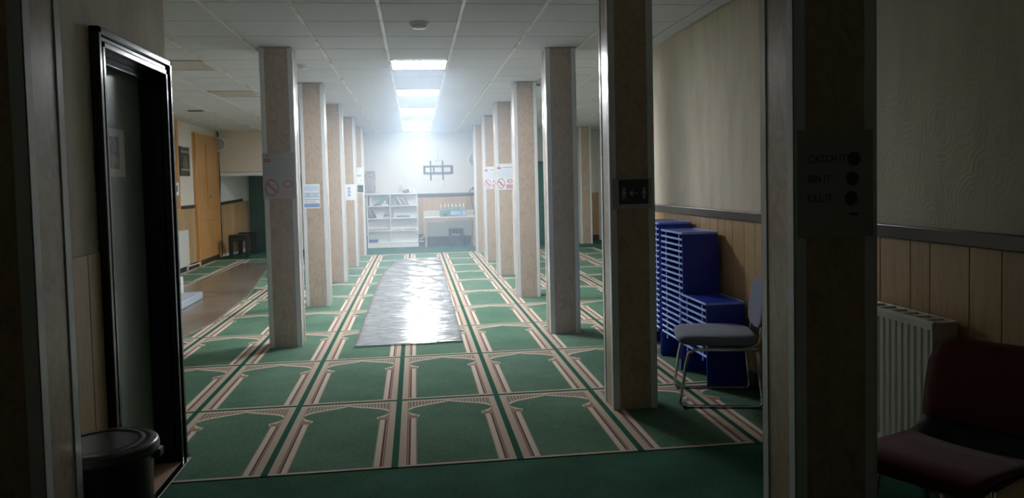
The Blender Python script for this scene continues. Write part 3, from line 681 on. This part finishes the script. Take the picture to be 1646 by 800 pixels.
for i,(c_,th,h) in enumerate((('grey',.028,.21),('tan',.024,.22),('grey',.03,.20))):
    book(-.41+.034*i,S1,th,h,.17,c_,['grey upright book first from the divider, top right compartment','tan upright book next to the divider-side grey one, top right','grey upright book third from the divider, top right'][i])
book(-.19,S1,.03,.235,.17,'white','white book leaning left at the middle of the top right compartment',-.50)
book(-.135,S1,.025,.21,.17,'grey','grey book leaning left beside the white leaning one',-.52)
book(-.08,S1,.035,.20,.17,'yellow','yellow-orange book leaning left in the top right compartment',-.55)
book(-.015,S1,.02,.19,.17,'grey','thin grey book leaning at the right end of the top right row',-.5)
book(-.84,S2,.026,.22,.17,'grey','grey book leaning left, first in the second left compartment',-.42)
book(-.77,S2,.026,.22,.17,'brown','brown book leaning left, second in the second left compartment',-.44)
book(-.585,S2,.045,.13,.17,'grey','grey book lying flat at the right of the second left compartment',0,True)
book(-.58,S2+.046,.04,.125,.17,'dark','dark book on top of the flat grey one, second left compartment',0,True)
book(-.565,S2+.087,.03,.11,.15,'grey','small grey book on top of the dark one, second left compartment',0,True)
book(-.42,S2,.03,.21,.17,'grey','grey upright book against the divider, second right compartment')
book(-.385,S2,.028,.19,.17,'tan','tan upright book beside the grey one, second right compartment')
book(-.335,S2,.018,.40,.20,'white','wide white sheaf lying flat in the second right compartment',0,True)
book(-.30,S2+.019,.022,.30,.18,'dark','dark flat folder on the white sheaf, second right compartment',0,True)
book(.075,S2,.022,.09,.18,'white','white pad lying at the right end of the second right compartment',0,True)
book(-.93,S3,.026,.17,.17,'red','red flat book at the left of the third left compartment',0,True)
book(-.92,S3+.027,.022,.10,.15,'white','white booklet on the red flat book',0,True)
book(-.755,S3,.028,.12,.17,'teal','teal flat book in the middle of the third left compartment',0,True)
book(-.63,S3,.03,.12,.17,'orange','orange flat book at the right of the third left compartment',0,True)
book(-.38,S3,.012,.22,.18,'grey','thin grey folder lying in the third right compartment',0,True)
book(-.13,S3,.010,.26,.18,'dark','thin dark magazine lying in the third right compartment',0,True)
book(-.93,S4,.07,.20,.17,'blue','blue boxed volume lying in the bottom left compartment',0,True)
book(-.92,S4+.0705,.012,.17,.16,'white','white leaflet on top of the blue boxed volume',0,True)
book(-.80,1.232,.016,.37,.2,'white','white paper stack lying on top of the bookcase at left',0,True,'things on the bookcase')
# on the bookcase top
t=thing('spray_bottle','clear white-capped bottle standing on the bookcase','bottle',(-.18,13.94,1.2335))
MB().lathe([(.0,0),(.032,0),(.034,.02),(.034,.14),(.026,.17),(.012,.19),(.012,.2)],n=16).build('body',mat_glass('clear_plastic',(.85,.9,.95)),t); MB().lathe([(.014,.2),(.014,.235),(.008,.25),(.006,.29),(0,.292)],n=12).build('cap',m_white_pl,t)
t=thing('folded_cap','dark grey folded cap on the bookcase beside the bottle','cap',(-.07,13.94,1.2335))
m=MB(); m.sq((0,0,.035),(.075,.07,.035),.6,.8); m.build('crown',m_steel,t); m=MB(); m.sq((.03,-.01,.062),(.04,.05,.025),.7,.9); m.build('fold',m_steel,t)
for i,x in enumerate((.045,.125)):
    t=thing('mug','small white mug on the bookcase, '+('nearer the cap' if i==0 else 'at the right corner'),'mug',(x,13.94,1.2335),0,'white mugs on the bookcase')
    MB().lathe([(.0,0),(.03,0),(.032,.09),(.028,.09),(.026,.006),(0,.006)],n=16).build('body',m_white_pl,t); MB().tube([(.031,0,.07),(.052,0,.065),(.055,0,.04),(.048,0,.024),(.031,0,.02)],.005,6).build('handle',m_white_pl,t)
# table
tb=thing('table','white-topped wooden table in front of the end wall radiator','table',(.905,13.60,0))
MB().rbox(-.57,.57,-.20,.26,.664,.684,.004).build('tabletop',m_white_lam,tb)
MB().rbox(-.565,.565,-.196,-.176,.60,.664,.003).rbox(-.565,.565,.236,.256,.60,.664,.003).rbox(-.565,-.545,-.18,.24,.60,.664,.003).rbox(.545,.565,-.18,.24,.60,.664,.003).build('apron',m_tabwood,tb)
for sx in (-1,1):
    for sy in (-.174,.234): MB().rbox(sx*.545-.022,sx*.545+.022,sy-.022,sy+.022,0,.664,.004).build('leg',m_tabwood,tb)
# bottles
m_bg=mat_glass('greenish_bottle_plastic',(.62,.88,.80)); m_bb=mat_glass('bluish_bottle_plastic',(.62,.82,.95)); m_lab=plain('blue_bottle_label',(.42,.64,.90),.4); m_glab=plain('green_bottle_label',(.03,.20,.14),.4)
bp={}
cols_=['first','second','third','fourth','fifth','sixth','seventh']
for r_ in range(2):
    for i in range(7):
        kind='green' if i<3 else 'blue'
        lab='%s pump bottle on the white table, %s from left, %s row'%('greenish' if kind=='green' else 'bluish',cols_[i],'front' if r_==0 else 'back')
        loc=(.715+.085*i,13.50+.1*r_,.6845); key=(kind,r_)
        if key in bp:
            c=copy_tree(bp[key]); c.location=loc; c['label']=lab; continue
        t=thing('bottle',lab,'bottle',loc,0,'pump bottles on the table'); bp[key]=t; H=0.0 if r_==0 else .012
        MB().lathe([(0,0),(.036,0),(.039,.01),(.039,.15+H),(.034,.185+H),(.014,.215+H),(.013,.225+H)],n=16).build('body',m_bg if kind=='green' else m_bb,t)
        MB().lathe([(.0396,.035),(.0396,.125)],n=16).build('label',m_lab if kind=='blue' else m_bg,t.children[0])
        MB().lathe([(.0155,.22+H),(.0155,.25+H),(.006,.253+H),(.005,.275+H),(.011,.277+H),(.011,.287+H),(0,.289+H)],n=12).rbox(-.005,.005,-.04,.0,.277+H,.286+H,.002).build('pump_cap',m_white_pl,t)
t=thing('hand_gel','dark green labelled squat tub among the clear bottles on the table','tub',(.80,13.43,.6845))
MB().lathe([(0,0),(.028,0),(.03,.01),(.03,.08),(0,.082)],n=16).build('body',m_bg,t); MB().lathe([(.031,.035),(.031,.07)],n=16).build('label',m_glab,t)
# stools
def stool(loc,label,rot=0,h=.46,sx=.17,sy=.14):
    t=thing('stool',label,'stool',loc,rot,'black wooden stools')
    MB().rbox(-sx,sx,-sy,sy,h-.035,h,.008).build('seat',m_blackwood,t)
    for a_ in (-1,1):
        for b_ in (-1,1):
            R=Matrix.Translation((a_*(sx-.03),b_*(sy-.03),0)); MB().rbox(-.03,.03,-.028,.028,0,h-.033,.005,2,0,R).build('leg',m_blackwood,t)
    MB().rbox(-sx+.03,sx-.03,-sy+.02,-sy+.04,h-.12,h-.036,.003).rbox(-sx+.03,sx-.03,sy-.04,sy-.02,h-.12,h-.036,.003).rbox(-sx+.02,-sx+.04,-sy+.03,sy-.03,.13,.165,.003).rbox(sx-.04,sx-.02,-sy+.03,sy-.03,.13,.165,.003).build('rail',m_blackwood,t)
    return t
stool((1.05,13.70,0),'black wooden stool tucked under the white-topped table',0,.41,.165,.13)
stool((-3.52,12.62,0),'black wooden stool at the back left, nearer one',.15,.47,.19,.17)
stool((-3.50,13.42,0),'black wooden stool at the back left, behind the nearer one',.1,.47,.19,.15)
# TV mount
t=thing('screen_mount','black empty television wall bracket on the end wall above the table','wall bracket',(.69,YB-.002,1.755))
m=MB()
for z0,z1 in ((.055,.10),(-.10,-.055)): m.rbox(-.345,.345,-.022,-.004,z0,z1,.004)
for x0,x1 in ((-.345,-.295),(-.12,-.085),(.08,.125),(.29,.345)): m.rbox(x0,x1,-.022,-.004,-.1,.1,.004)
m.build('wall_plate',m_blackmetal,t)
for x in (-.175,.105): MB().rbox(x-.016,x+.016,-.05,-.022,-.245,.215,.004).build('arm',m_blackmetal,t)
MB().tube([(.0,-.02,.5),(-.005,-.02,.30),(.02,-.03,.25),(-.02,-.03,.22),(-.08,-.03,.20),(.03,-.03,.20)],.004,6).build('cable',m_grey,t)
MB().tube([(.11,-.03,-.24),(.115,-.03,-.36),(.06,-.03,-.41),(.03,-.03,-.40)],.004,6).build('cable',m_white_pl,t)
MB().tube([(-.17,-.03,-.24),(-.155,-.03,-.31)],.006,6).build('cable',m_white_pl,t)
# wall fans
def fan(loc,label,rot):
    t=thing('wall_fan',label,'fan',loc,rot)     # faces local -y
    MB().rbox(-.04,.04,-.03,0,-.13,.04,.01).build('wall_base',m_white_pl,t); MB().tube([(0,-.02,-.06),(0,-.06,-.06),(0,-.09,0)],.016,8).build('arm',m_white_pl,t)
    m=MB()
    for r in (.045,.075,.103,.13):
        m.tube([(r*math.cos(2*PI*k/24),-.20+.05*(r/.13)**2,r*math.sin(2*PI*k/24)) for k in range(24)],.004 if r<.12 else .009,6,0,True)
    for k in range(12):
        q=2*PI*k/12; m.tube([(.03*math.cos(q),-.20,.03*math.sin(q)),(.13*math.cos(q),-.15,.13*math.sin(q)),(.10*math.cos(q),-.10,.10*math.sin(q)),(.03*math.cos(q),-.085,.03*math.sin(q))],.0025,5)
    m.build('cage',m_white_pl,t)
    MB().cyl((0,-.075,0),.105,.012,'Y',28).build('back_disc',m_grey,t)
    MB().lathe([(.105,-.10),(.150,-.12),(.152,-.155),(.128,-.175),(.118,-.16),(.105,-.10)],n=32,axis='Y').build('outer_ring',m_white_pl,t)
    for k in range(3):
        q=2*PI*k/3; R=Matrix.Rotation(q,4,'Y')@Matrix.Rotation(.4,4,'X'); m=MB(); m.sq((0,-.14,0),(.035,.004,.045),.8,.9,14,6,0,R)
        b_=m.build('blade',m_off,t); v=R@Vector((0,0,.065)); b_.location=(v.x,v.y*.2,v.z)
    MB().cyl((0,-.205,0),.028,.11,'Y').build('hub',m_grey,t)
    return t
fan((-3.86,12.819,2.35),'round white wall fan high in the back left corner',0)
fan((1.47,YB-.001,1.96),'pale wall fan on the end wall partly hidden by the farthest right column',.35)
# desk-lamp style bent holder + cord
t=thing('cable_holder','small black bent holder above the dado rail with its cord hanging down','holder',(1.45,YB-.03,1.206))
MB().tube([(-.05,0,0),(-.04,-.01,.05),(.0,-.02,.085),(.04,-.02,.10)],.012,8).rbox(.02,.075,-.045,.0,.075,.125,.01).build('bent_arm',m_blackmetal,t)
MB().tube([(.0,-.01,-.02),(.0,-.012,-.15),(.01,-.012,-.25),(.035,-.012,-.33),(.03,-.012,-.55)],.006,6).build('cord',m_blackmetal,t)
# pipe near the table
solo(MB().tube([(.21,YB-.06,.10),(.305,YB-.06,.10)],.012).tube([(.21,YB-.06,.17),(.29,YB-.06,.17),(.30,YB-.06,.24)],.01),'heating_pipe',m_frame,'white heating pipes between the bookcase and the table','pipe',(.28,YB-.06,.1))
solo(MB().tube([(XL+.06,10.275,.068),(XL+.06,10.3,.07),(XL+.06,11.05,.062)],.011).tube([(XL+.06,10.28,.07),(XL+.06,10.28,.0)],.011).tube([(XL+.06,11.05,.062),(XL+.06,11.05,.0)],.011),'heating_pipe',m_frame,'white heating pipe along the skirting left of the pine door','pipe',(XL+.06,10.3,0))
solo(MB().tube([(XL+.04,12.775,2.62),(XL+.06,12.76,2.56),(XL+.055,12.77,2.0),(XL+.07,12.76,1.6),(XL+.05,12.765,1.2),(XL+.06,12.765,.5),(XL+.05,12.77,.02)],.013,8),'wall_cable',m_blackmetal,'thick black cable running down the back left corner','cable',(XL+.05,12.77,0))
# pedal bin
t=thing('pedal_bin','black round bin with a flat lid beside the entrance door','bin',(-.945,-1.17,0))
MB().lathe([(0,0),(.145,0),(.15,.01),(.160,.53),(.155,.545)],n=40).build('body',m_black,t)
MB().lathe([(.160,.548),(.178,.550),(.183,.558),(.183,.568),(.180,.572),(.182,.578),(.178,.586),(.172,.590),(.118,.596),(.115,.593)],n=48).build('lid_ring',m_lid,t)
MB().lathe([(.115,.593),(.05,.593),(0.0001,.593)],n=40).build('lid_inset_reflection',m_black,t)  # darker centre: a dark reflection put into the lid colour
MB().rbox(.150,.180,.03,.08,.515,.547,.008).build('hinge',m_blackmetal,t)
MB().rbox(-.04,.04,-.20,-.14,.01,.03,.006).build('pedal',m_blackmetal,t)
# floor runner, stand base, polythene sheet
def film(name,mat,label,outline,yn,amp,seed,z=.010,th=.002,cat='sheet'):
    # outline: list of (y, xleft, xright)
    rnd=random.Random(seed); ph=[(rnd.uniform(22,118),rnd.uniform(-5,5),rnd.uniform(0,6.28),rnd.uniform(.3,1)) for _ in range(9)]
    nx=26; vs=[];fs=[]
    y0,y1=outline[0][0],outline[-1][0]
    for j in range(yn+1):
        y=y0+(y1-y0)*j/yn
        for k in range(len(outline)-1):
            if outline[k][0]<=y+1e-6<=outline[k+1][0]+1e-5:
                f=(y-outline[k][0])/(outline[k+1][0]-outline[k][0]); xl=outline[k][1]+f*(outline[k+1][1]-outline[k][1]); xr=outline[k][2]+f*(outline[k+1][2]-outline[k][2]); break
        for i in range(nx+1):
            x=xl+(xr-xl)*i/nx; h=sum(a_*math.sin(ky*y+kx*x*2+p) for ky,kx,p,a_ in ph)/4
            jt=.012*math.sin(9*x+seed) if j in (0,yn) else 0
            vs.append((x,y+jt,z+amp*(1+h*(.45+.75*i/nx))))
    for j in range(yn):
        for i in range(nx): q=j*(nx+1)+i; fs.append((q,q+1,q+nx+2,q+nx+1))
    m=MB(); m.add(vs,fs,0,True); o=solo(m,name,mat,label,cat,((outline[0][1]+outline[0][2])/2,y0,0))
    s=o.modifiers.new('thickness','SOLIDIFY'); s.thickness=th; s.offset=1; return o
film('polythene_sheet',m_film,'crinkled clear polythene sheet laid down the middle of the green aisle',[(2.98,-.435,.533),(3.9,-.436,.542),(7.85,-.432,.56),(9.4,-.36,.57),(10.6,-.24,.576),(10.95,-.12,.58)],900,.0072,3)
film('floor_runner',m_brownfilm,'clear runner, brown wall reflection put into its tint, laid across the carpet in the left aisle','x' and [(3.75,-2.95,-2.15),(4.6,-3.05,-2.03),(6.5,-3.2,-2.08),(7.7,-3.26,-2.2),(9.3,-3.2,-2.39),(11.2,-3.15,-2.6)],60,.002,5,.007,.0015,'runner')
t=thing('stand_base','pale blue-grey low platform with a short upright on the brown runner','stand',(-2.78,6.1,.0135))
MB().rbox(-.16,.13,-.62,.42,0,.09,.008).build('platform',plain('blue_grey_laminate',(.38,.44,.53),.35),t); MB().rbox(-.16,-.10,.30,.40,.0895,.30,.006).build('upright',m_frame,t)
# ceiling devices
def detector(x,y,label,r=.055,mat=None):
    t=thing('smoke_detector',label,'detector',(x,y,ZC(y)))
    MB().lathe([(r*1.05,0),(r*1.05,-.012),(r*.8,-.03),(r*.75,-.045),(0.0001,-.05)],n=24).build('body',mat or m_white_pl,t); MB().lathe([(r*.82,-.026),(r*.84,-.03),(r*.80,-.034)],n=24).build('vent_ring',m_grey,t)
detector(.21,2.12,'round white detector on the ceiling in front of the lit panels',.07); detector(-.95,4.15,'small round detector on the ceiling behind the first left column'); detector(1.72,5.62,'round detector on the ceiling beside the fourth right column')
solo(MB().box(-3.30,-3.08,8.5,8.62,ZC(8.5)-.010,ZC(8.5)-.003),'ceiling_flap',m_dark,'small dark gap in a ceiling tile over the left aisle','ceiling gap',(-3.2,8.56,ZC(8.5)))
# strap at the end of the entrance wall
solo(MB().rbox(XN+.0,XN+.012,.376,.392,.36,.60,.004).rbox(XN,XN+.022,.376,.394,.33,.42,.006),'strap',m_blackmetal,'black strap dangling from the end of the entrance wall','strap',(XN,.38,.36))
# added scatter volume imitating the lens glare over the aisle
if GLARE_DENSITY>0:
    n=N('lens_glare_scatter'); n.n.remove(n.b); v=n.new('ShaderNodeVolumeScatter'); v.inputs['Density'].default_value=GLARE_DENSITY; v.inputs['Anisotropy'].default_value=.45; v.inputs['Color'].default_value=(.62,.78,1,1)
    n.l.new(v.outputs[0],n.out.inputs['Volume'])
    hz=MB().box(-.86,1.325,.45,13.35,.05,2.6).build('glare_veil',n.m); hz['kind']='stuff'; hz['label']='added scatter volume imitating lens glare under the lit ceiling panels'
SC.cycles.max_bounces=14; SC.cycles.diffuse_bounces=10; SC.cycles.volume_bounces=1; SC.cycles.transparent_max_bounces=12
SC.cycles.caustics_reflective=False; SC.cycles.caustics_refractive=False; SC.cycles.sample_clamp_indirect=6
SC.cycles.use_denoising=True
